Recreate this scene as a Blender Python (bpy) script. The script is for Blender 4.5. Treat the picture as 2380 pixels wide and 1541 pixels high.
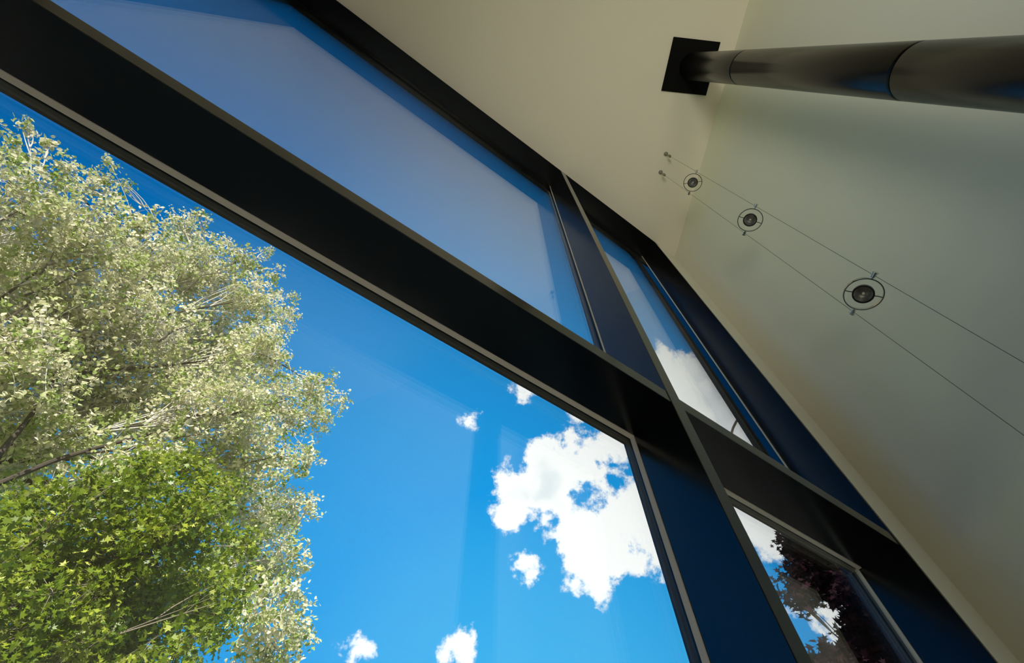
import bpy, math, random
import numpy as np
from mathutils import Vector, Matrix

for o in list(bpy.data.objects):
    bpy.data.objects.remove(o)
scene = bpy.context.scene
COL = scene.collection
random.seed(7)
RNG = np.random.default_rng(11)

# ------------------------------------------------------------------ camera
F_PX = 1071.58
CAM = Vector((0.0, 0.0, 1.5))
RC = Matrix(((0.81771323, -0.49444114, -0.29474232),
             (-0.57559181, -0.7079092, -0.40933926),
             (-0.00625663, 0.50437339, -0.86346299)))
cam_data = bpy.data.cameras.new('camera')
cam_data.sensor_width = 36.0
cam_data.sensor_fit = 'HORIZONTAL'
cam_data.lens = F_PX / 2380.0 * 36.0
cam_data.clip_start = 0.02
cam_data.clip_end = 2000
cam = bpy.data.objects.new('camera', cam_data)
COL.objects.link(cam)
cam.matrix_world = Matrix.Translation(CAM) @ RC.to_4x4()
scene.camera = cam


def ray(px, py):
    """unit world direction of a pixel of the 2380x1541 frame"""
    return (RC @ Vector((px - 1190.0, 770.5 - py, -F_PX))).normalized()


def at(px, py, dist):
    """world point on a pixel's ray at a horizontal distance from the camera"""
    d = ray(px, py)
    return CAM + d * (dist / math.hypot(d.x, d.y))


# ------------------------------------------------------------------ colour management
scene.view_settings.view_transform = 'Standard'
scene.view_settings.look = 'None'
scene.view_settings.gamma = 1.0
scene.view_settings.use_curve_mapping = False
scene.view_settings.exposure = 0.0


def lin(r, g, b, a=1.0):
    def f(c):
        c /= 255.0
        return c / 12.92 if c <= 0.04045 else ((c + 0.055) / 1.055) ** 2.4
    return (f(r), f(g), f(b), a)


# ------------------------------------------------------------------ node helpers
class NT:
    def __init__(self, tree):
        self.t = tree
        self.n = tree.nodes
        self.l = tree.links

    def node(self, kind, **kw):
        nd = self.n.new(kind)
        for k, v in kw.items():
            setattr(nd, k, v)
        return nd

    def put(self, sock, v):
        if isinstance(v, bpy.types.NodeSocket):
            self.l.new(v, sock)
        elif v is not None:
            sock.default_value = v

    def math(self, op, a, b=None, c=None, clamp=False):
        nd = self.node('ShaderNodeMath', operation=op, use_clamp=clamp)
        for i, v in enumerate((a, b, c)):
            self.put(nd.inputs[i], v)
        return nd.outputs[0]

    def vmath(self, op, a, b=None, out=0):
        nd = self.node('ShaderNodeVectorMath', operation=op)
        self.put(nd.inputs[0], a)
        if b is not None:
            self.put(nd.inputs[1], b)
        return nd.outputs[out]

    def scale(self, a, s):
        nd = self.node('ShaderNodeVectorMath', operation='SCALE')
        self.put(nd.inputs[0], a)
        self.put(nd.inputs['Scale'], s)
        return nd.outputs[0]

    def noise(self, vec, scale, detail=4, rough=0.5, color=False):
        nd = self.node('ShaderNodeTexNoise')
        self.put(nd.inputs['Vector'], vec)
        nd.inputs['Scale'].default_value = scale
        nd.inputs['Detail'].default_value = detail
        nd.inputs['Roughness'].default_value = rough
        return nd.outputs['Color' if color else 'Fac']

    def ramp(self, fac, stops, interp='LINEAR'):
        nd = self.node('ShaderNodeValToRGB')
        nd.color_ramp.interpolation = interp
        els = nd.color_ramp.elements
        while len(els) > 1:
            els.remove(els[0])
        els[0].position = stops[0][0]
        els[0].color = stops[0][1]
        for p, c in stops[1:]:
            e = els.new(p)
            e.color = c
        self.put(nd.inputs[0], fac)
        return nd.outputs[0]

    def mix(self, fac, a, b):
        nd = self.node('ShaderNodeMix', data_type='RGBA')
        self.put(nd.inputs['Factor'], fac)
        self.put(nd.inputs[6], a)
        self.put(nd.inputs[7], b)
        return nd.outputs[2]

    def smooth(self, v, lo, hi):
        nd = self.node('ShaderNodeMapRange', interpolation_type='SMOOTHSTEP')
        self.put(nd.inputs[0], v)
        nd.inputs[1].default_value = lo
        nd.inputs[2].default_value = hi
        return nd.outputs[0]


# ------------------------------------------------------------------ sky
world = bpy.data.worlds.new('summer_sky')
scene.world = world
world.use_nodes = True
W = NT(world.node_tree)
W.n.clear()
wdir = W.node('ShaderNodeTexCoord').outputs['Generated']
wdir = W.vmath('NORMALIZE', wdir)
SKY_SCALE = 1.0
az, el = math.radians(52), math.radians(12)
bright = (math.cos(el) * math.cos(az), math.cos(el) * math.sin(az), math.sin(el))
t = W.vmath('DOT_PRODUCT', wdir, bright, out=1)
blue = W.ramp(W.math('MULTIPLY_ADD', t, 0.5, 0.5, clamp=True), [
    (0.30, lin(20, 110, 190)), (0.60, lin(0, 118, 200)), (0.66, lin(0, 122, 204)), (0.76, lin(30, 142, 220)),
    (0.86, lin(40, 160, 238)), (0.94, lin(30, 172, 254)), (1.0, lin(80, 200, 264))])
warp1 = W.vmath('SUBTRACT', W.noise(wdir, 7.0, 6, 0.62, color=True), (0.5, 0.5, 0.5))
wd = W.vmath('ADD', wdir, W.scale(warp1, 0.12))
warp2 = W.vmath('SUBTRACT', W.noise(wdir, 30.0, 5, 0.65, color=True), (0.5, 0.5, 0.5))
wd = W.vmath('ADD', wd, W.scale(warp2, 0.035))
# cumulus clouds: (pixel x, pixel y, radius in px) -> directions on the sky dome
CLOUDS = [(1200, 1130, 42), (1270, 1110, 70), (1340, 1110, 62), (1360, 1200, 85), (1430, 1230, 65), (1440, 1160, 50),
          (1480, 1240, 50), (1330, 1045, 22), (1400, 1035, 26), (1440, 1010, 34), (1360, 1300, 46), (1385, 1345, 20), (1325, 1350, 10), (1225, 1310, 16),
          (1250, 1340, 8), (1180, 1190, 22), (1500, 1265, 25), (1500, 1150, 50), (1550, 1200, 60),
          (1216, 912, 6), (1335, 966, -6), (1103, 988, 1), (1085, 1515, 20), (1040, 1508, 4), (822, 1506, 3), (1540, 1290, 20),
          (1585, 860, 40), (1620, 880, 50), (1650, 930, 65), (1690, 980, 75), (1600, 920, 50), (1740, 1030, 60), (1545, 835, 14),
          (1790, 1240, 45), (1730, 1190, 50), (1820, 1265, 25), (1850, 1425, 16), (1840, 1385, 6), (1930, 1440, 40), (1900, 1430, 20)]
HOLES = [(1345, 1160, 17), (1378, 1170, 11), (1432, 1135, 22), (1462, 1095, 16), (1420, 1075, 10), (1385, 1085, 8), (1245, 1245, 26), (1285, 1275, 16),
         (1465, 1268, 12), (1300, 1215, 6)]
best = None
for (px, py, rp) in CLOUDS:
    d = ray(px, py)
    rr = (ray(px + rp, py).angle(d) + ray(px, py + rp).angle(d)) / 2
    dist = W.vmath('DISTANCE', wd, tuple(d), out=1)
    v = W.math('SUBTRACT', rr, dist)
    best = v if best is None else W.math('SMOOTH_MAX', best, v, 0.012)
for (px, py, rp) in HOLES:
    d = ray(px, py)
    rr = (ray(px + rp, py).angle(d) + ray(px, py + rp).angle(d)) / 2
    v = W.math('SUBTRACT', W.vmath('DISTANCE', wd, tuple(d), out=1), rr + .016)
    best = W.math('SMOOTH_MIN', best, v, 0.008)
detail = W.math('SUBTRACT', W.noise(wdir, 18.0, 8, 0.68), 0.5)
dens = W.math('ADD', W.math('ADD', best, 0.018), W.math('MULTIPLY', detail, 0.10))
# unseen white clouds behind the building, added to light the room neutrally
sepw = W.node('ShaderNodeSeparateXYZ')
W.put(sepw.inputs[0], wdir)
back = W.smooth(W.math('MULTIPLY', sepw.outputs['Y'], -1.0), 0.15, 0.5)
far = W.math('MULTIPLY', W.smooth(W.noise(wdir, 2.6, 7, 0.6), 0.46, 0.60), back)
mask = W.smooth(dens, -0.004, 0.016)
shade = W.math('MULTIPLY', W.smooth(W.noise(wd, 6.0, 3, 0.5), 0.52, 0.70), W.smooth(dens, 0.02, 0.06))
cloud_col = W.mix(shade, (1.35, 1.35, 1.35, 1), (0.98, 1.06, 1.12, 1))
skyc = W.mix(W.math('MAXIMUM', mask, far, clamp=True), blue, cloud_col)
horizon = W.smooth(sepw.outputs['Z'], -0.02, 0.0)
skyc = W.mix(horizon, lin(150, 150, 130), skyc)
bg = W.node('ShaderNodeBackground')
W.put(bg.inputs['Color'], skyc)
bg.inputs['Strength'].default_value = SKY_SCALE
wo = W.node('ShaderNodeOutputWorld')
W.l.new(bg.outputs[0], wo.inputs['Surface'])

# ------------------------------------------------------------------ sun (behind the building, high)
sun_data = bpy.data.lights.new('sun', 'SUN')
sun_data.energy = 11.0
sun_data.angle = math.radians(0.53)
sun_data.color = (1.0, 0.95, 0.86)
sun = bpy.data.objects.new('sun', sun_data)
COL.objects.link(sun)
saz, sel = math.radians(-112), math.radians(38)
sdir = Vector((math.cos(sel) * math.cos(saz), math.cos(sel) * math.sin(saz), math.sin(sel)))
sun.location = sdir * 60
sun.rotation_euler = sdir.to_track_quat('Z', 'Y').to_euler()


# ------------------------------------------------------------------ materials
def material(name):
    m = bpy.data.materials.new(name)
    m.use_nodes = True
    t = NT(m.node_tree)
    t.n.clear()
    out = t.node('ShaderNodeOutputMaterial')
    return m, t, out


def principled(name, base, rough=0.5, metal=0.0, spec=0.5, vary=0.0, vscale=8.0, bump=0.0, bscale=200.0, coat=0.0):
    m, t, out = material(name)
    p = t.node('ShaderNodeBsdfPrincipled')
    p.inputs['Roughness'].default_value = rough
    p.inputs['Metallic'].default_value = metal
    p.inputs['Specular IOR Level'].default_value = spec
    p.inputs['Coat Weight'].default_value = coat
    pos = t.node('ShaderNodeTexCoord').outputs['Object']
    if vary > 0:
        n = t.noise(pos, vscale, 5, 0.6)
        lo = tuple(c * (1 - vary) for c in base[:3]) + (1,)
        hi = tuple(min(1, c * (1 + vary)) for c in base[:3]) + (1,)
        t.put(p.inputs['Base Color'], t.mix(n, lo, hi))
    else:
        p.inputs['Base Color'].default_value = base
    if bump > 0:
        b = t.node('ShaderNodeBump')
        b.inputs['Strength'].default_value = bump
        b.inputs['Distance'].default_value = 0.002
        t.put(b.inputs['Height'], t.noise(pos, bscale, 4, 0.6))
        t.put(p.inputs['Normal'], b.outputs[0])
    t.l.new(p.outputs[0], out.inputs['Surface'])
    return m


M = {}
M['paint'] = principled('white_wall_paint', (0.86, 0.85, 0.74, 1), 0.85, spec=0.2, vary=0.03, vscale=1.5, bump=0.15, bscale=350)
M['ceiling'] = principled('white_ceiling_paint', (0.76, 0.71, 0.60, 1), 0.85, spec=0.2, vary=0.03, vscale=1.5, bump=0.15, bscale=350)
M['black_metal'] = principled('black_satin_metal', (0.0018, 0.0017, 0.0016, 1), 0.18, spec=1.0, vary=0.2, vscale=30, bump=0.04, bscale=400)
M['frame'] = principled('dark_anodised_frame', (0.005, 0.005, 0.005, 1), 0.30, spec=0.4, vary=0.2, vscale=30)
M['bead'] = principled('grey_glazing_bead', (0.60, 0.56, 0.51, 1), 0.45, spec=0.4, vary=0.05, vscale=40)
M['pipe'] = principled('black_stove_pipe', (0.0015, 0.0012, 0.001, 1), 0.24, spec=0.30, vary=0.2, vscale=20, bump=0.05, bscale=150)
M['plate'] = principled('matt_black_plate', (0.003, 0.003, 0.003, 1), 0.7, spec=0.1)
M['chrome'] = principled('brushed_chrome', (0.70, 0.68, 0.62, 1), 0.15, metal=1.0)
M['lamp_black'] = principled('black_lamp_housing', (0.006, 0.006, 0.006, 1), 0.4)
M['reflector'] = principled('lamp_reflector', (0.30, 0.30, 0.29, 1), 0.35, metal=0.9)
M['cable'] = principled('steel_cable', (0.28, 0.26, 0.22, 1), 0.4, metal=0.6)
M['floor'] = principled('oak_floor', (0.62, 0.54, 0.40, 1), 0.5, vary=0.25, vscale=3)
M['ground'] = principled('grass_ground', (0.24, 0.27, 0.12, 1), 0.9, spec=0.1, vary=0.4, vscale=0.6)
M['umber'] = principled('dimming_brown_wall', (0.16, 0.12, 0.09, 1), 0.8, spec=0.2, vary=0.1, vscale=3)  # invented dark tone, dims the ceiling reflected in the left pane
M['bounce_patio'] = principled('bounce_patio_stone', (0.62, 0.58, 0.50, 1), 0.8, spec=0.2, vary=0.15, vscale=2)  # pale so the added paving throws sunlight up indoors
M['terrace'] = principled('dark_slate_terrace', (0.05, 0.048, 0.042, 1), 0.8, spec=0.2, vary=0.15, vscale=2)
M['bark'] = principled('grey_brown_bark', (0.060, 0.048, 0.038, 1), 0.9, spec=0.1, vary=0.5, vscale=12)
M['brown_twig'] = principled('grey_brown_twig', (0.20, 0.165, 0.13, 1), 0.8, spec=0.1, vary=0.3, vscale=3)
M['pale_twig'] = principled('pale_grey_twig', (0.50, 0.46, 0.42, 1), 0.8, spec=0.1, vary=0.3, vscale=3)


def glass_material():
    m, t, out = material('window_glass')
    geo = t.node('ShaderNodeNewGeometry')
    ior = 1.5
    f = t.node('ShaderNodeFresnel')
    t.put(f.inputs['IOR'], t.math('MULTIPLY_ADD', geo.outputs['Backfacing'], 1 / ior - ior, ior))
    tr = t.node('ShaderNodeBsdfTransparent')
    tr.inputs['Color'].default_value = (0.985, 0.995, 0.99, 1)
    gl = t.node('ShaderNodeBsdfGlossy')
    gl.inputs['Roughness'].default_value = 0.0
    gl.inputs['Color'].default_value = (1, 1, 1, 1)
    mx = t.node('ShaderNodeMixShader')
    t.l.new(f.outputs[0], mx.inputs[0])
    t.l.new(tr.outputs[0], mx.inputs[1])
    t.l.new(gl.outputs[0], mx.inputs[2])
    t.l.new(mx.outputs[0], out.inputs['Surface'])
    return m


M['glass'] = glass_material()


def leaf_material(name, stops, gloss=0.35, rough=0.45, trans=0.35):
    m, t, out = material(name)
    a = t.node('ShaderNodeAttribute', attribute_name='tone')
    col = t.ramp(a.outputs['Fac'], stops)
    p = t.node('ShaderNodeBsdfPrincipled')
    t.put(p.inputs['Base Color'], col)
    p.inputs['Roughness'].default_value = rough
    p.inputs['Specular IOR Level'].default_value = gloss
    tl = t.node('ShaderNodeBsdfTranslucent')
    t.put(tl.inputs['Color'], col)
    mx = t.node('ShaderNodeMixShader')
    mx.inputs[0].default_value = trans
    t.l.new(p.outputs[0], mx.inputs[1])
    t.l.new(tl.outputs[0], mx.inputs[2])
    t.l.new(mx.outputs[0], out.inputs['Surface'])
    return m


M['pale_leaf'] = leaf_material('pale_leaf', [(0.0, (0.16, 0.24, 0.04, 1)), (0.35, (0.34, 0.42, 0.11, 1)), (0.65, (0.64, 0.62, 0.36, 1)), (1.0, (0.84, 0.77, 0.60, 1))], 0.3, 0.5, 0.45)
M['green_leaf'] = leaf_material('green_leaf', [(0.0, (0.07, 0.13, 0.008, 1)), (0.5, (0.20, 0.27, 0.015, 1)), (0.85, (0.38, 0.42, 0.04, 1)), (1.0, (0.62, 0.62, 0.16, 1))], 0.5, 0.42, 0.45)
M['purple_leaf'] = leaf_material('purple_leaf', [(0.0, (0.010, 0.006, 0.010, 1)), (0.6, (0.028, 0.010, 0.018, 1)), (1.0, (0.055, 0.012, 0.028, 1))], 0.08, 0.7, 0.3)


# ------------------------------------------------------------------ mesh helpers
class MB:
    """collects pieces of ONE mesh object"""

    def __init__(self):
        self.v = []
        self.f = []

    def add(self, vs, fs):
        o = len(self.v)
        self.v += [tuple(p) for p in vs]
        self.f += [tuple(i + o for i in f) for f in fs]
        return self

    def box(self, x0, x1, y0, y1, z0, z1):
        vs = [(x, y, z) for x in (x0, x1) for y in (y0, y1) for z in (z0, z1)]
        fs = [(0, 1, 3, 2), (4, 6, 7, 5), (0, 4, 5, 1), (2, 3, 7, 6), (0, 2, 6, 4), (1, 5, 7, 3)]
        return self.add(vs, fs)

    def prism(self, poly, z0, z1):
        n = len(poly)
        vs = [(x, y, z0) for x, y in poly] + [(x, y, z1) for x, y in poly]
        fs = [tuple(range(n))[::-1], tuple(range(n, 2 * n))] + [(i, (i + 1) % n, n + (i + 1) % n, n + i) for i in range(n)]
        return self.add(vs, fs)

    def tube(self, pts, rad, sides=8, caps=True):
        pts = [Vector(p) for p in pts]
        if not hasattr(rad, '__len__'):
            rad = [rad] * len(pts)
        vs = []
        fs = []
        up = None
        for i, p in enumerate(pts):
            tg = (pts[min(i + 1, len(pts) - 1)] - pts[max(i - 1, 0)]).normalized()
            if up is None:
                up = tg.orthogonal().normalized()
            up = (up - tg * up.dot(tg))
            up = up.normalized() if up.length > 1e-6 else tg.orthogonal().normalized()
            side = tg.cross(up)
            for k in range(sides):
                a = 2 * math.pi * k / sides
                vs.append(p + (up * math.cos(a) + side * math.sin(a)) * rad[i])
        n = len(pts)
        for i in range(n - 1):
            for k in range(sides):
                k2 = (k + 1) % sides
                fs.append((i * sides + k, i * sides + k2, (i + 1) * sides + k2, (i + 1) * sides + k))
        if caps:
            fs.append(tuple(range(sides))[::-1])
            fs.append(tuple(range((n - 1) * sides, n * sides)))
        return self.add(vs, fs)

    def lathe(self, prof, sides=48, mat=None, close=False):
        """prof: (r, z) list turned about z, then moved by matrix mat"""
        vs = []
        fs = []
        n = len(prof)
        for k in range(sides):
            a = 2 * math.pi * k / sides
            for r, z in prof:
                p = Vector((r * math.cos(a), r * math.sin(a), z))
                vs.append(mat @ p if mat else p)
        m = n if close else n - 1
        for k in range(sides):
            k2 = (k + 1) % sides
            for i in range(m):
                j = (i + 1) % n
                fs.append((k * n + i, k2 * n + i, k2 * n + j, k * n + j))
        return self.add(vs, fs)

    def build(self, name, mat, parent=None, bevel=0.0, smooth=False, origin=None):
        vs = self.v
        off = Vector((0, 0, 0))
        if origin is not None:
            off = Vector(origin)
            vs = [tuple(Vector(p) - off) for p in vs]
        me = bpy.data.meshes.new(name)
        me.from_pydata(vs, [], self.f)
        me.validate()
        me.materials.append(mat)
        if smooth:
            me.polygons.foreach_set('use_smooth', [True] * len(me.polygons))
            try:
                me.set_sharp_from_angle(angle=math.radians(40))
            except Exception:
                pass
        o = bpy.data.objects.new(name, me)
        COL.objects.link(o)
        o.location = off
        if parent is not None:
            o.parent = parent
            o.location = off - Vector(parent.location)
        if bevel > 0:
            b = o.modifiers.new('bevel', 'BEVEL')
            b.width = bevel
            b.segments = 2
            b.limit_method = 'ANGLE'
        return o


def thing(name, loc, label=None, cat=None, group=None, kind=None):
    o = bpy.data.objects.new(name, None)
    o.empty_display_size = 0.2
    COL.objects.link(o)
    o.location = loc
    return tag(o, label, cat, group, kind)


def tag(o, label=None, cat=None, group=None, kind=None):
    if label:
        o['label'] = label
    if cat:
        o['category'] = cat
    if group:
        o['group'] = group
    if kind:
        o['kind'] = kind
    return o


# ------------------------------------------------------------------ room shell
CZ = 5.5                                   # ceiling
YF = 0.391                                 # interior plane of the window wall
CX = 2.136                                 # corner of window wall and slanting wall
WD = Vector((-math.cos(math.radians(60.3)), -math.sin(math.radians(60.3))))   # along the slanting wall
WN = Vector((-WD.y, WD.x)) * -1
if WN.x < 0:
    WN = -WN
A = Vector((CX, YF))
BK = -4.7
E_ = A + WD * ((YF - BK) / -WD.y)          # slanting wall meets back wall
LX = -2.95  # unseen left wall, pulled close to dim the ceiling there

mb = MB().prism([(LX - .25, YF), (LX - .25, BK - .25), (E_.x + .3, BK - .25), (E_.x + WN.x * .2, E_.y + WN.y * .2), (A.x + WN.x * .2, A.y + WN.y * .2), (A.x + .25, .58), (1.89, .58), (1.89, YF)], CZ, CZ + .22)
tag(mb.build('ceiling', M['ceiling']), 'flat off-white ceiling above the tall window, meeting the slanting wall at a faint crease', 'ceiling', kind='structure')
mb = MB().prism([(LX, .60), (LX, BK), tuple(E_), tuple(A), (A.x, .60)], -0.15, 0.0)
tag(mb.build('floor', M['floor']), 'warm wooden floor under the tall window and slanting wall', 'floor', kind='structure')
e2 = E_ + WN * .2
a2 = A + WN * .2
mb = MB().prism([tuple(E_), tuple(A), tuple(a2), tuple(e2)], 0.0, CZ)
tag(mb.build('wall_right', M['paint']), 'large off-white slanting wall right of the window corner', 'wall', kind='structure')
mb = MB().prism([(1.89, YF), (A.x, A.y), tuple(a2), (a2.x, .60), (1.93, .60), (1.93, YF + .02), (1.89, YF + .02)], 0.0, CZ)
tag(mb.build('wall_front', M['paint']), 'narrow off-white wall strip between window jamb and slanting wall', 'wall', kind='structure')
mb = MB().prism([(LX - .25, YF), (LX, YF), (LX, BK), (LX - .25, BK)], 0, CZ)
tag(mb.build('wall_left', M['umber']), 'unseen side wall at the left, toned dark brown to dim the ceiling beside it', 'wall', kind='structure')
mb = MB().box(LX - .25, LX + .2, BK - .25, BK, 0, CZ).box(E_.x - .05, E_.x + .3, BK - .25, BK, 0, CZ).box(LX + .2, E_.x - .05, BK - .25, BK, 3.35, CZ)
tag(mb.build('wall_back', M['paint']), 'back wall behind the viewer with a wide unseen opening added to let sunlight in', 'wall', kind='structure')  # opening invented to admit sun, lintel keeps it out of the glass reflection

mb = MB().box(-150, 150, -150, 150, -0.5, -0.16)
tag(mb.build('ground', M['ground']), 'grassy ground around the building', 'ground', kind='structure')
tag(MB().box(-12, 10, -17, BK - .25, -0.159, -0.02).build('bounce_patio', M['bounce_patio']), 'pale unseen paving behind the house, added to bounce sunlight indoors', 'bounce_patio', kind='structure')  # unseen paving added as a sunlight reflector for the ceiling
mb = MB().box(-9, 8, .72, 5.5, -0.159, -0.02)
tag(mb.build('terrace', M['terrace']), 'dark slate terrace outside the tall window', 'terrace', kind='structure')

# ------------------------------------------------------------------ window
YB = 0.537                                 # back of the deep members
YG = 0.553                                 # glass
TZ0, TZ1 = 2.463, 2.511                    # transom
MX = [(0.801, 0.849), (-1.442, -1.394)]
JX = 1.872                                 # jamb
win = thing('window_1', (0, YF, 0), 'tall black-framed window wall with deep transom and mullions looking up at sky', 'window', kind='structure')
for i, (x0, x1) in enumerate(MX):
    MB().box(x0, x1, YF - .002, YB, 0.0, CZ).build('mullion', M['black_metal'], win, bevel=.0015)
spans = [(MX[0][1], JX), (MX[1][1], MX[0][0]), (LX, MX[1][0])]
for (x0, x1) in spans:
    MB().box(x0, x1, YF, YB, TZ0, TZ1).build('transom', M['black_metal'], win, bevel=.0015)
MB().box(LX, 1.93, YF - .001, .565, CZ - .012, CZ + .05).build('head_lining', M['black_metal'], win)
MB().box(LX, 1.93, .565, .578, CZ - .20, CZ + .0).build('head_frame', M['frame'], win, bevel=.002)
jl = MB().box(JX, 1.89, YF - .003, YB + .012, 0, CZ - .012)
MB().box(1.716, 1.800, .566, .578, TZ0 + .01, CZ - .19).build('jamb_frame', M['frame'], win, bevel=.001)
MB().box(JX, 1.928, YB + .022, .600, 0, CZ - .012).build('jamb_reveal', M['black_metal'], win)
jl.build('jamb', M['black_metal'], win, bevel=.0015)
MB().box(1.690, 1.73, .562, .580, CZ - .262, CZ - .19).build('corner_block', M['frame'], win, bevel=.002)
MB().box(LX, 1.93, YF, .578, -.02, .06).build('sill', M['frame'], win)
for i, (x0, x1) in enumerate(spans):
    for (z0, z1) in ((0.06, TZ0), (TZ1, CZ - .2)):
        up = z0 > 1
        xg = 1.716 if (i == 0 and up) else x1          # right edge of the glass
        # slim glazing frame behind the deep members, flush with them
        fr = MB()
        if not up:
            fr.box(x0 - .024, x1 + (.024 if i else .006), YB + .020, .578, z1, z1 + .024)
            fr.box(x0 - .024, x1 + (.024 if i else .006), YB + .014, YB + .020, z1 + .004, z1 + .024)
        else:
            fr.box(x0 - .024, x1 + (.024 if i else .006), YB + .020, .578, z0 - .024, z0)
        fr.box(x0 - .024, x0, YB + .014, .578, z0, z1)
        if i:
            fr.box(x1, x1 + .024, YB + .020, .578, z0, z1)
            fr.box(x1 + .004, x1 + .024, YB + .014, YB + .020, z0, z1)
        elif not up:
            fr.box(x1 - .001, x1 + .02, YB + .013, .578, z0, z1)
        fr.build('glazing_frame', M['frame'], win)
        bd = MB()
        w = .0035
        if not up:
            bd.box(x0, x1 - w, YB, YB + .013, z1 - w, z1 + .01)
            yb = YB if i else YB + .012
            bd.box(x1 - w, x1 + .01, yb, yb + .013, z0, z1 + .01)
        else:
            yb = YB if i else YB + .014
            bd.box(x1 - .001, x1 + .01, yb, yb + .007, z0, z1 + .18)
        bd.build('glazing_bead', M['bead'], win)
        g = MB()
        for yy in (YG, YG + .016):
            g.box(x0 + .0005, xg - .0005, yy, yy + .006, z0 + .0005, z1 - .0005)
        g.build('glass_pane', M['glass'], win)
MB().box(LX, JX, .553, .564, CZ - .0165, CZ - .01).build('head_bead', M['frame'], win)

# ------------------------------------------------------------------ stove pipe
PX, PY, PR = 1.139, -0.768, 0.0905
pipe = thing('flue_pipe', (PX, PY, 0), 'thick round black flue pipe rising to a square plate on the ceiling', 'pipe')
joints = [0.05, 1.55, 2.25, 3.22, 4.22, CZ - .01]


def joint_z(px, py):
    d = ray(px, py)
    return CAM.z + d.z / math.hypot(d.x, d.y) * (math.hypot(PX, PY) - PR)


zj1, zj2 = joint_z(1697, 155), joint_z(2068, 165)
joints = [0.0, 1.5, zj2 - 1.0, zj2, zj1, CZ - .008]
for a, b in zip(joints[:-1], joints[1:]):
    prof = [(0.0, a), (PR - .003, a), (PR - .0005, a + .004), (PR, a + .008), (PR, b - .010), (PR - .004, b - .005), (PR - .006, b), (0, b)]
    MB().lathe([(r, z) for r, z in prof], 96, Matrix.Translation((PX, PY, 0))).build('pipe_section', M['pipe'], pipe, smooth=True)
prof = [(PR + .001, CZ - .05), (PR + .004, CZ - .05), (PR + .004, CZ - .008), (PR + .001, CZ - .008)]
pc = [(0.22254, -0.20785), (0.30207, -0.24914), (0.34521, -0.17298), (0.26570, -0.13152)]
cx = sum(p[0] for p in pc) / 4 * 4
cy = sum(p[1] for p in pc) / 4 * 4
u = WD
s = .176
n2 = Vector((-u.y, u.x))
poly = [tuple(Vector((cx, cy)) + u * (a * s) + n2 * (b * s)) for a, b in ((-1, -1), (1, -1), (1, 1), (-1, 1))]
MB().prism(poly, CZ - .012, CZ).build('ceiling_plate', M['plate'], pipe, bevel=.002)

# ------------------------------------------------------------------ cable lights
CA = Vector((1.429, -.210, 0))
CB = Vector((1.496, -.080, 0))
for P, lb in ((CA, 'thin vertical steel cable nearer the flue pipe, carrying the spotlights'), (CB, 'thin vertical steel cable nearer the window, carrying the spotlights')):
    c = thing('support_cable', (P.x, P.y, 0), lb, 'cable', group='tensioned cables of the spotlights')
    MB().tube([(P.x, P.y, 0.0), (P.x, P.y, CZ - .01)], .0010, 8).build('wire', M['cable'], c, smooth=True)
    T = Matrix.Translation((P.x, P.y, 0))
    MB().lathe([(0, CZ), (.0165, CZ), (.0165, CZ - .006), (.012, CZ - .012), (.005, CZ - .016), (.004, CZ - .05), (0, CZ - .05)], 24, T).build('ceiling_anchor', M['cable'], c, smooth=True)
    MB().lathe([(0, CZ - .07), (.006, CZ - .072), (.010, CZ - .085), (.010, CZ - .118), (.004, CZ - .13), (0, CZ - .13)], 20, T).build('tensioner', M['cable'], c, smooth=True)

axis = (CB - CA).normalized()
mid = (CA + CB) / 2
hz = Vector((0, 0, 1)).cross(axis)         # horizontal, towards the window side
if hz.x > 0:
    hz = -hz
specs = [(3.287, 24, 20, 20, 'topmost of the three chrome ring spotlights, bright lens, closest to the ceiling'),
         (2.405, 22, 30, -5, 'middle of the three chrome ring spotlights on the cable pair'),
         (1.500, 26, 34, 5, 'lowest and largest-looking of the three chrome ring spotlights on the cables')]


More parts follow.
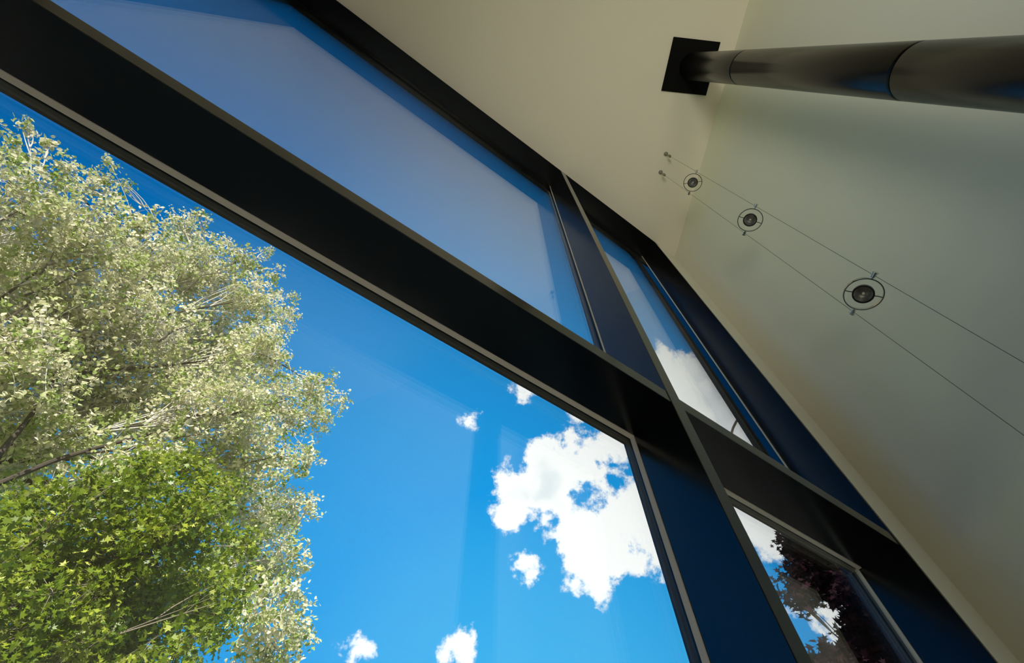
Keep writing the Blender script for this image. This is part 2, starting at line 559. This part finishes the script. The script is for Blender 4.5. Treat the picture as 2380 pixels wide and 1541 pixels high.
def lamp(z, tilt, htilt, swivel, label):
    c = Vector((mid.x, mid.y, CAM.z + z))
    L = thing('ring_spotlight', c, label, 'spotlight', group='ring spotlights on the cables')
    ti = math.radians(tilt)
    h = hz * math.cos(ti) + Vector((0, 0, 1)) * math.sin(ti)
    nrm = axis.cross(h).normalized()
    if nrm.z > 0:
        nrm = -nrm                          # the face looks down
    B = Matrix((axis, h, nrm)).transposed().to_4x4()
    B.translation = c
    Rr = .0580
    prof = [(Rr - .0008, -.007), (Rr + .003, -.007), (Rr + .0036, 0), (Rr + .003, .007), (Rr - .0008, .007)]
    MB().lathe(prof, 64, B, close=True).build('ring', M['chrome'], L, smooth=True)
    for sgn, nm in ((1, 'clamp'), (-1, 'clamp')):
        e = c + axis * (sgn * .073)
        cl = MB().tube([c + axis * (sgn * .0575), e - axis * (sgn * .006)], .0028, 12)
        cl.tube([e - axis * (sgn * .008), e + axis * (sgn * .008)], .0072, 20)
        cl.tube([e + axis * (sgn * .008), e + axis * (sgn * .012)], .0098, 20)
        cl.build(nm, M['chrome'], L, smooth=True)
    # lamp head hangs on two pins across the ring
    pdir = (h * math.cos(math.radians(swivel)) + axis * math.sin(math.radians(swivel))).normalized()
    for sgn in (1, -1):
        MB().tube([c + pdir * (sgn * .059), c + pdir * (sgn * .047) + nrm * .004 * sgn, c + pdir * (sgn * .031)], .0017, 10).build('pivot_arm', M['lamp_black'], L, smooth=True)
    ht = math.radians(htilt)
    hn = (nrm * math.cos(ht * .35) + hz * math.sin(ht * .35)).normalized()
    X = hn.orthogonal().normalized()
    Y = hn.cross(X)
    H = Matrix((X, Y, hn)).transposed().to_4x4()
    H.translation = c
    r = .0335
    MB().lathe([(0, -.040), (.012, -.040), (.015, -.034), (r - .008, -.018), (r, -.006), (r, .008), (r - .005, .008), (r - .006, .002)], 48, H).build('lamp_housing', M['lamp_black'], L, smooth=True)
    rf = MB().lathe([(r - .0055, .004), (r - .0065, .003), (r - .013, -.010), (.006, -.018), (0, -.018)], 40, H).build('reflector', M['reflector'], L, smooth=True)
    MB().lathe([(0, -.001), (.004, -.002), (.005, -.008), (.004, -.016), (0, -.016)], 16, H).build('bulb', M['bead'], L, smooth=True)


for sp in specs:
    lamp(*sp)


# ------------------------------------------------------------------ added fill lamp, unseen behind the viewer, brightening wall and ceiling
UP = Vector((-1.25, -1.25, 1.2))
ul = thing('fill_lamp', (UP.x, UP.y, 0), 'added unseen fill lamp with a wide dish behind the viewer, tilted up at the slanting wall', 'lamp')
TU = Matrix.Translation((UP.x, UP.y, 0))
aim = (Vector((1.30, -0.60, 5.1)) - UP).normalized()
DM = Matrix.Translation(UP) @ aim.to_track_quat('Z', 'Y').to_matrix().to_4x4()
MB().lathe([(0, 0), (.18, 0), (.18, .015), (.02, .03), (0, .03)], 40, TU).build('base', M['black_metal'], ul, smooth=True)
MB().tube([(UP.x, UP.y, .02), (UP.x, UP.y, UP.z - .03)], .014, 16).build('pole', M['black_metal'], ul, smooth=True)
MB().lathe([(0, -.05), (.15, -.05), (.48, .03), (.60, .10), (.595, .105), (.475, .04), (.15, -.035), (0, -.035)], 64, DM).build('dish_shade', M['frame'], ul, smooth=True)
ld = bpy.data.lights.new('fill_light', 'AREA')
ld.shape = 'DISK'
ld.size = 1.1
ld.spread = math.radians(60)
ld.energy = 6.3
ld.color = (0.98, 0.95, 0.80)
lo = bpy.data.objects.new('fill_light', ld)
COL.objects.link(lo)
lo.parent = ul
lo.location = (DM @ Vector((0, 0, .09))) - Vector((UP.x, UP.y, 0))
lo.rotation_euler = (-aim).to_track_quat('Z', 'Y').to_euler()

# ------------------------------------------------------------------ trees
def inst_mesh(name, tv, tf, pos, X, Y, Z, size, tone, mat, parent):
    """one mesh made of many small leaves"""
    N = len(pos)
    tv = np.array(tv, dtype=np.float32)
    k = len(tv)
    V = (pos[:, None, :] + size[:, None, None] * (tv[None, :, 0:1] * X[:, None, :] + tv[None, :, 1:2] * Y[:, None, :] + tv[None, :, 2:3] * Z[:, None, :]))
    V = V.reshape(-1, 3) - np.array(parent.location, dtype=np.float32)
    fl = [len(f) for f in tf]
    loops = np.concatenate([np.array(f) for f in tf])
    LI = (np.arange(N)[:, None] * k + loops[None, :]).ravel()
    totals = np.tile(np.array(fl), N)
    starts = np.concatenate([[0], np.cumsum(totals)[:-1]])
    me = bpy.data.meshes.new(name)
    me.vertices.add(len(V))
    me.vertices.foreach_set('co', V.astype(np.float32).ravel())
    me.loops.add(len(LI))
    me.loops.foreach_set('vertex_index', LI.astype(np.int32))
    me.polygons.add(len(totals))
    me.polygons.foreach_set('loop_start', starts.astype(np.int32))
    me.update(calc_edges=True)
    at_ = me.attributes.new('tone', 'FLOAT', 'FACE')
    at_.data.foreach_set('value', np.repeat(tone, len(fl)).astype(np.float32))
    me.materials.append(mat)
    o = bpy.data.objects.new(name, me)
    COL.objects.link(o)
    o.parent = parent
    return o


SIMPLE = ([(0, -.5, 0), (.34, -.12, .10), (.26, .28, .08), (0, .55, -.02), (-.26, .28, .08), (-.34, -.12, .10), (0, 0, 0)],
          [(0, 1, 2, 6), (6, 2, 3), (0, 6, 4, 5), (6, 3, 4)])
star = []
for i, (a, r) in enumerate([(-90, .30), (-55, .34), (-25, .60), (5, .30), (28, .66), (58, .32), (90, .74), (122, .32), (152, .66), (175, .30), (205, .60), (235, .34)]):
    star.append((r * math.cos(math.radians(a)), r * math.sin(math.radians(a)), .12 * r * r * (1 if i % 2 else 1.6)))
MAPLE = (star, [tuple(range(12))])


def bez(a, b, sag, n=7):
    a, b = Vector(a), Vector(b)
    d = b - a
    m = (a + b) / 2 + Vector((random.uniform(-1, 1), random.uniform(-1, 1), random.uniform(-.2, 1))) * d.length * sag
    return [a * (1 - t) ** 2 + m * (2 * t * (1 - t)) + b * t * t for t in [i / (n - 1) for i in range(n)]]


def tree(name, label, base, top, blobs, leafmat, twigmat, leaf, leaf_size, per_twig, twigs_per_m3, spread, trunk_r, tone_mu=.55, tone_sd=.22, sub_r=.018, stick_out=.2, droop=0.0, extra=None):
    base = Vector(base)
    T = thing(name, base, label, 'tree')
    top = Vector(top)
    tp = bez(base, top, .03, 12)
    MB().tube(tp, [trunk_r * (1 - .8 * i / 11) for i in range(12)], 14).build('trunk', M['bark'], T, smooth=True, origin=base)
    twig = MB()
    P, TONE = [], []
    for (c, r) in blobs:
        # limb from the trunk to the middle of this clump
        big = [b for b in blobs if b[1] > .9]
        hh = min(max((c.z - base.z) / (top.z - base.z) - .28, .12), .97)
        s = tp[int(hh * 11)]
        if r < .9 and big:
            s = min(big, key=lambda b: (b[0] - c).length)[0]
        limb = bez(s, c, .10, 9)
        lr = min(.010 + .010 * (c - s).length, trunk_r * .4)
        small = r < .55
        if small:
            lr = .018
        MB().tube(limb, [lr * (1 - .88 * i / 8) for i in range(9)], 7).build('branch', twigmat if small else M['bark'], T, smooth=True, origin=s)
        vol = 4.19 * r ** 3
        nt = max(6, int(vol * twigs_per_m3 if vol < 4 else twigs_per_m3 * 4 * (vol / 4) ** .75))
        nsub = max(4, nt // 7)
        subs = []
        for k in range(nsub):
            d = Vector((random.gauss(0, 1), random.gauss(0, 1), random.gauss(0, 1))).normalized()
            e = c + d * r * random.uniform(.45, .95)
            s0 = limb[random.randint(5, 8)]
            sb = bez(s0, e, .14, 5)
            twig.tube(sb, [sub_r * (1 - .8 * i / 4) for i in range(5)], 4, caps=False)
            subs.append(sb)
        for k in range(nt):
            d = Vector((random.gauss(0, 1), random.gauss(0, 1), random.gauss(0, 1))).normalized()
            rr = r * random.random() ** .45 * (1 + random.uniform(0, stick_out))
            e = c + d * rr
            sb = min(random.sample(subs, min(6, len(subs))), key=lambda q: (q[3] - e).length)
            tw = bez(sb[random.randint(2, 4)], e, .10, 4)
            twig.tube(tw, [sub_r * .38, sub_r * .3, sub_r * .22, sub_r * .12], 3, caps=False)
            ct = random.gauss(tone_mu, tone_sd)
            for j in range(per_twig):
                q = tw[3] if random.random() < .62 else tw[random.randint(1, 3)]
                P.append((q.x + random.gauss(0, spread), q.y + random.gauss(0, spread), q.z + random.gauss(0, spread) - droop * random.random()))
                TONE.append(ct)
    twig.build('twigs', twigmat, T, origin=base)
    pos = np.array(P, dtype=np.float32)
    N = len(pos)
    Z = RNG.normal(size=(N, 3)) + np.array([0, -.35, .75])
    Z /= np.linalg.norm(Z, axis=1)[:, None]
    Q = RNG.normal(size=(N, 3))
    X = np.cross(Q, Z)
    X /= np.linalg.norm(X, axis=1)[:, None]
    Y = np.cross(Z, X)
    size = RNG.uniform(.7, 1.25, N) * leaf_size
    tone = np.clip(np.array(TONE) + RNG.normal(0, .14, N), 0, 1)
    o = inst_mesh('foliage', leaf[0], leaf[1], pos, X, Y, Z, size, tone, leafmat, T)
    print(name, 'leaves', N)
    if extra:
        extra(T)
    return T


def clumps(lst, D, jitter):
    out = []
    for i, (px, py, rp) in enumerate(lst):
        dd = D + jitter * math.sin(i * 2.399 + 1.0)
        c = at(px, py, dd)
        depth = (c - CAM).dot(-Vector((RC[0][2], RC[1][2], RC[2][2])))
        out.append((c, rp * depth / F_PX))
    return out


def front_limbs(T):
    paths = [([(-40, 1140), (120, 1075), (215, 1045), (310, 1018), (385, 1000), (450, 965), (540, 962), (620, 942), (665, 930)], .085),
             ([(200, 1052), (310, 1042), (420, 1014), (470, 1010)], .05), ([(370, 795), (400, 772), (470, 745), (540, 741)], .05),
             ([(-20, 1080), (60, 985), (118, 905), (132, 850)], .10), ([(60, 690), (110, 668), (150, 655), (200, 625), (255, 608)], .045),
             ([(95, 640), (125, 585)], .04), ([(195, 892), (245, 848)], .05), ([(425, 680), (470, 640), (520, 632)], .035),
             ([(330, 640), (340, 690)], .025), ([(-20, 765), (60, 712), (110, 668)], .05), ([(255, 880), (300, 850), (390, 842)], .03)]
    for k, (pp, rr) in enumerate(paths):
        pts = [at(x, y, 11.0 + .12 * math.sin(k * 2.1 + i)) for i, (x, y) in enumerate(pp)]
        fine = []
        for a, b in zip(pts[:-1], pts[1:]):
            for q in (0, .5):
                fine.append(a.lerp(b, q) + Vector((random.uniform(-1, 1), random.uniform(-1, 1), random.uniform(-1, 1))) * .02)
        fine.append(pts[-1])
        n = len(fine)
        rr *= .6
        MB().tube(fine, [rr * (1 - .75 * i / (n - 1)) for i in range(n)], 8).build('branch', M['bark'], T, smooth=True, origin=fine[0])


pale = [(30, 350, 52), (62, 300, 14), (110, 330, 12), (130, 405, 50), (60, 480, 100), (225, 435, 48), (252, 378, 14), (200, 560, 110), (290, 430, 14), (330, 512, 42), (330, 610, 95),
        (430, 535, 44), (468, 500, 18), (520, 560, 24), (470, 645, 92), (560, 604, 42), (622, 590, 20), (590, 695, 62), (640, 636, 22), (655, 735, 36), (600, 820, 80), (480, 820, 120), (300, 760, 140),
        (120, 720, 140), (30, 640, 95), (40, 860, 130), (180, 930, 130), (340, 950, 120), (500, 960, 110), (640, 950, 80), (730, 900, 50), (785, 930, 26), (740, 975, 42),
        (680, 1060, 56), (680, 690, 16), (560, 1080, 95), (690, 1180, 46), (610, 1200, 85), (680, 1290, 46), (600, 1330, 85), (685, 1400, 44), (620, 1430, 85), (690, 1480, 44),
        (620, 1541, 85), (100, 1050, 115), (715, 1060, 30), (720, 1170, 22), (-110, 600, 150), (-130, 900, 170), (300, 1100, 110), (0, 1080, 100)]
tree('pale_tree', 'tall pale leafed tree with creamy green foliage, rising behind the shorter green tree', (-7.0, 11.8, -.16), (-5.6, 11.2, 14.5),
     clumps(pale, 12.5, 1.6), M['pale_leaf'], M['pale_twig'], SIMPLE, .105, 13, 40, .075, .36, tone_mu=.62, tone_sd=.25, sub_r=.02, stick_out=.30, extra=lambda T: front_limbs(T))

green = [(420, 1090, 62), (360, 1070, 40), (330, 1130, 75), (490, 1160, 70), (250, 1150, 75), (150, 1190, 75), (40, 1190, 75), (420, 1230, 105), (560, 1270, 52), (300, 1290, 115),
         (150, 1320, 125), (30, 1350, 130), (545, 1370, 60), (440, 1390, 105), (280, 1440, 125), (120, 1480, 140), (490, 1470, 55), (400, 1541, 90), (0, 1541, 120), (200, 1600, 140), (-120, 1300, 130)]
tree('green_tree', 'shorter leafy yellow-green tree in the lower left, in front of the pale tree', (-2.6, 8.2, -.16), (-2.0, 7.8, 5.6),
     clumps(green, 8.0, .9), M['green_leaf'], M['brown_twig'], MAPLE, .070, 11, 180, .07, .20, tone_mu=.48, tone_sd=.20, sub_r=.010, stick_out=.1)
purple = [(1835, 1262, 30), (1880, 1290, 45), (1862, 1338, 36), (1930, 1330, 55), (1842, 1388, 22), (1900, 1372, 26), (1960, 1375, 36), (2010, 1430, 42), (1995, 1490, 36), (1950, 1530, 34), (1905, 1545, 18),
          (2060, 1500, 70), (2050, 1380, 80), (1990, 1310, 60), (2100, 1570, 90), (2000, 1600, 80), (1960, 1240, 60), (1880, 1225, 36), (2150, 1450, 90), (1870, 1404, 14), (1985, 1405, 18), (1945, 1290, 50)]


def bare_twig(T):
    a, b, c, d = at(1800, 1225, 9.2), at(1670, 1050, 9.2), at(1690, 1000, 9.2), at(1730, 955, 9.2)
    pts = []
    for i in range(12):
        s = i / 11
        pts.append(a * (1 - s) ** 3 + b * (3 * s * (1 - s) ** 2) + c * (3 * s * s * (1 - s)) + d * s ** 3)
    o = MB().tube(pts, [.036 - .0010 * i for i in range(12)], 8).build('bare_twig', M['bark'], T, smooth=True, origin=T.location)
    o['label'] = 'leafless curved twig showing against the cloud'


tree('purple_tree', 'dark purple-leafed maple seen through the narrow lower right pane', (9.6, 2.6, -.16), (9.3, 2.9, 5.6),
     clumps(purple, 9.3, .6), M['purple_leaf'], M['bark'], MAPLE, .105, 12, 420, .085, .12, tone_mu=.45, tone_sd=.25, sub_r=.012, stick_out=.05, extra=bare_twig)
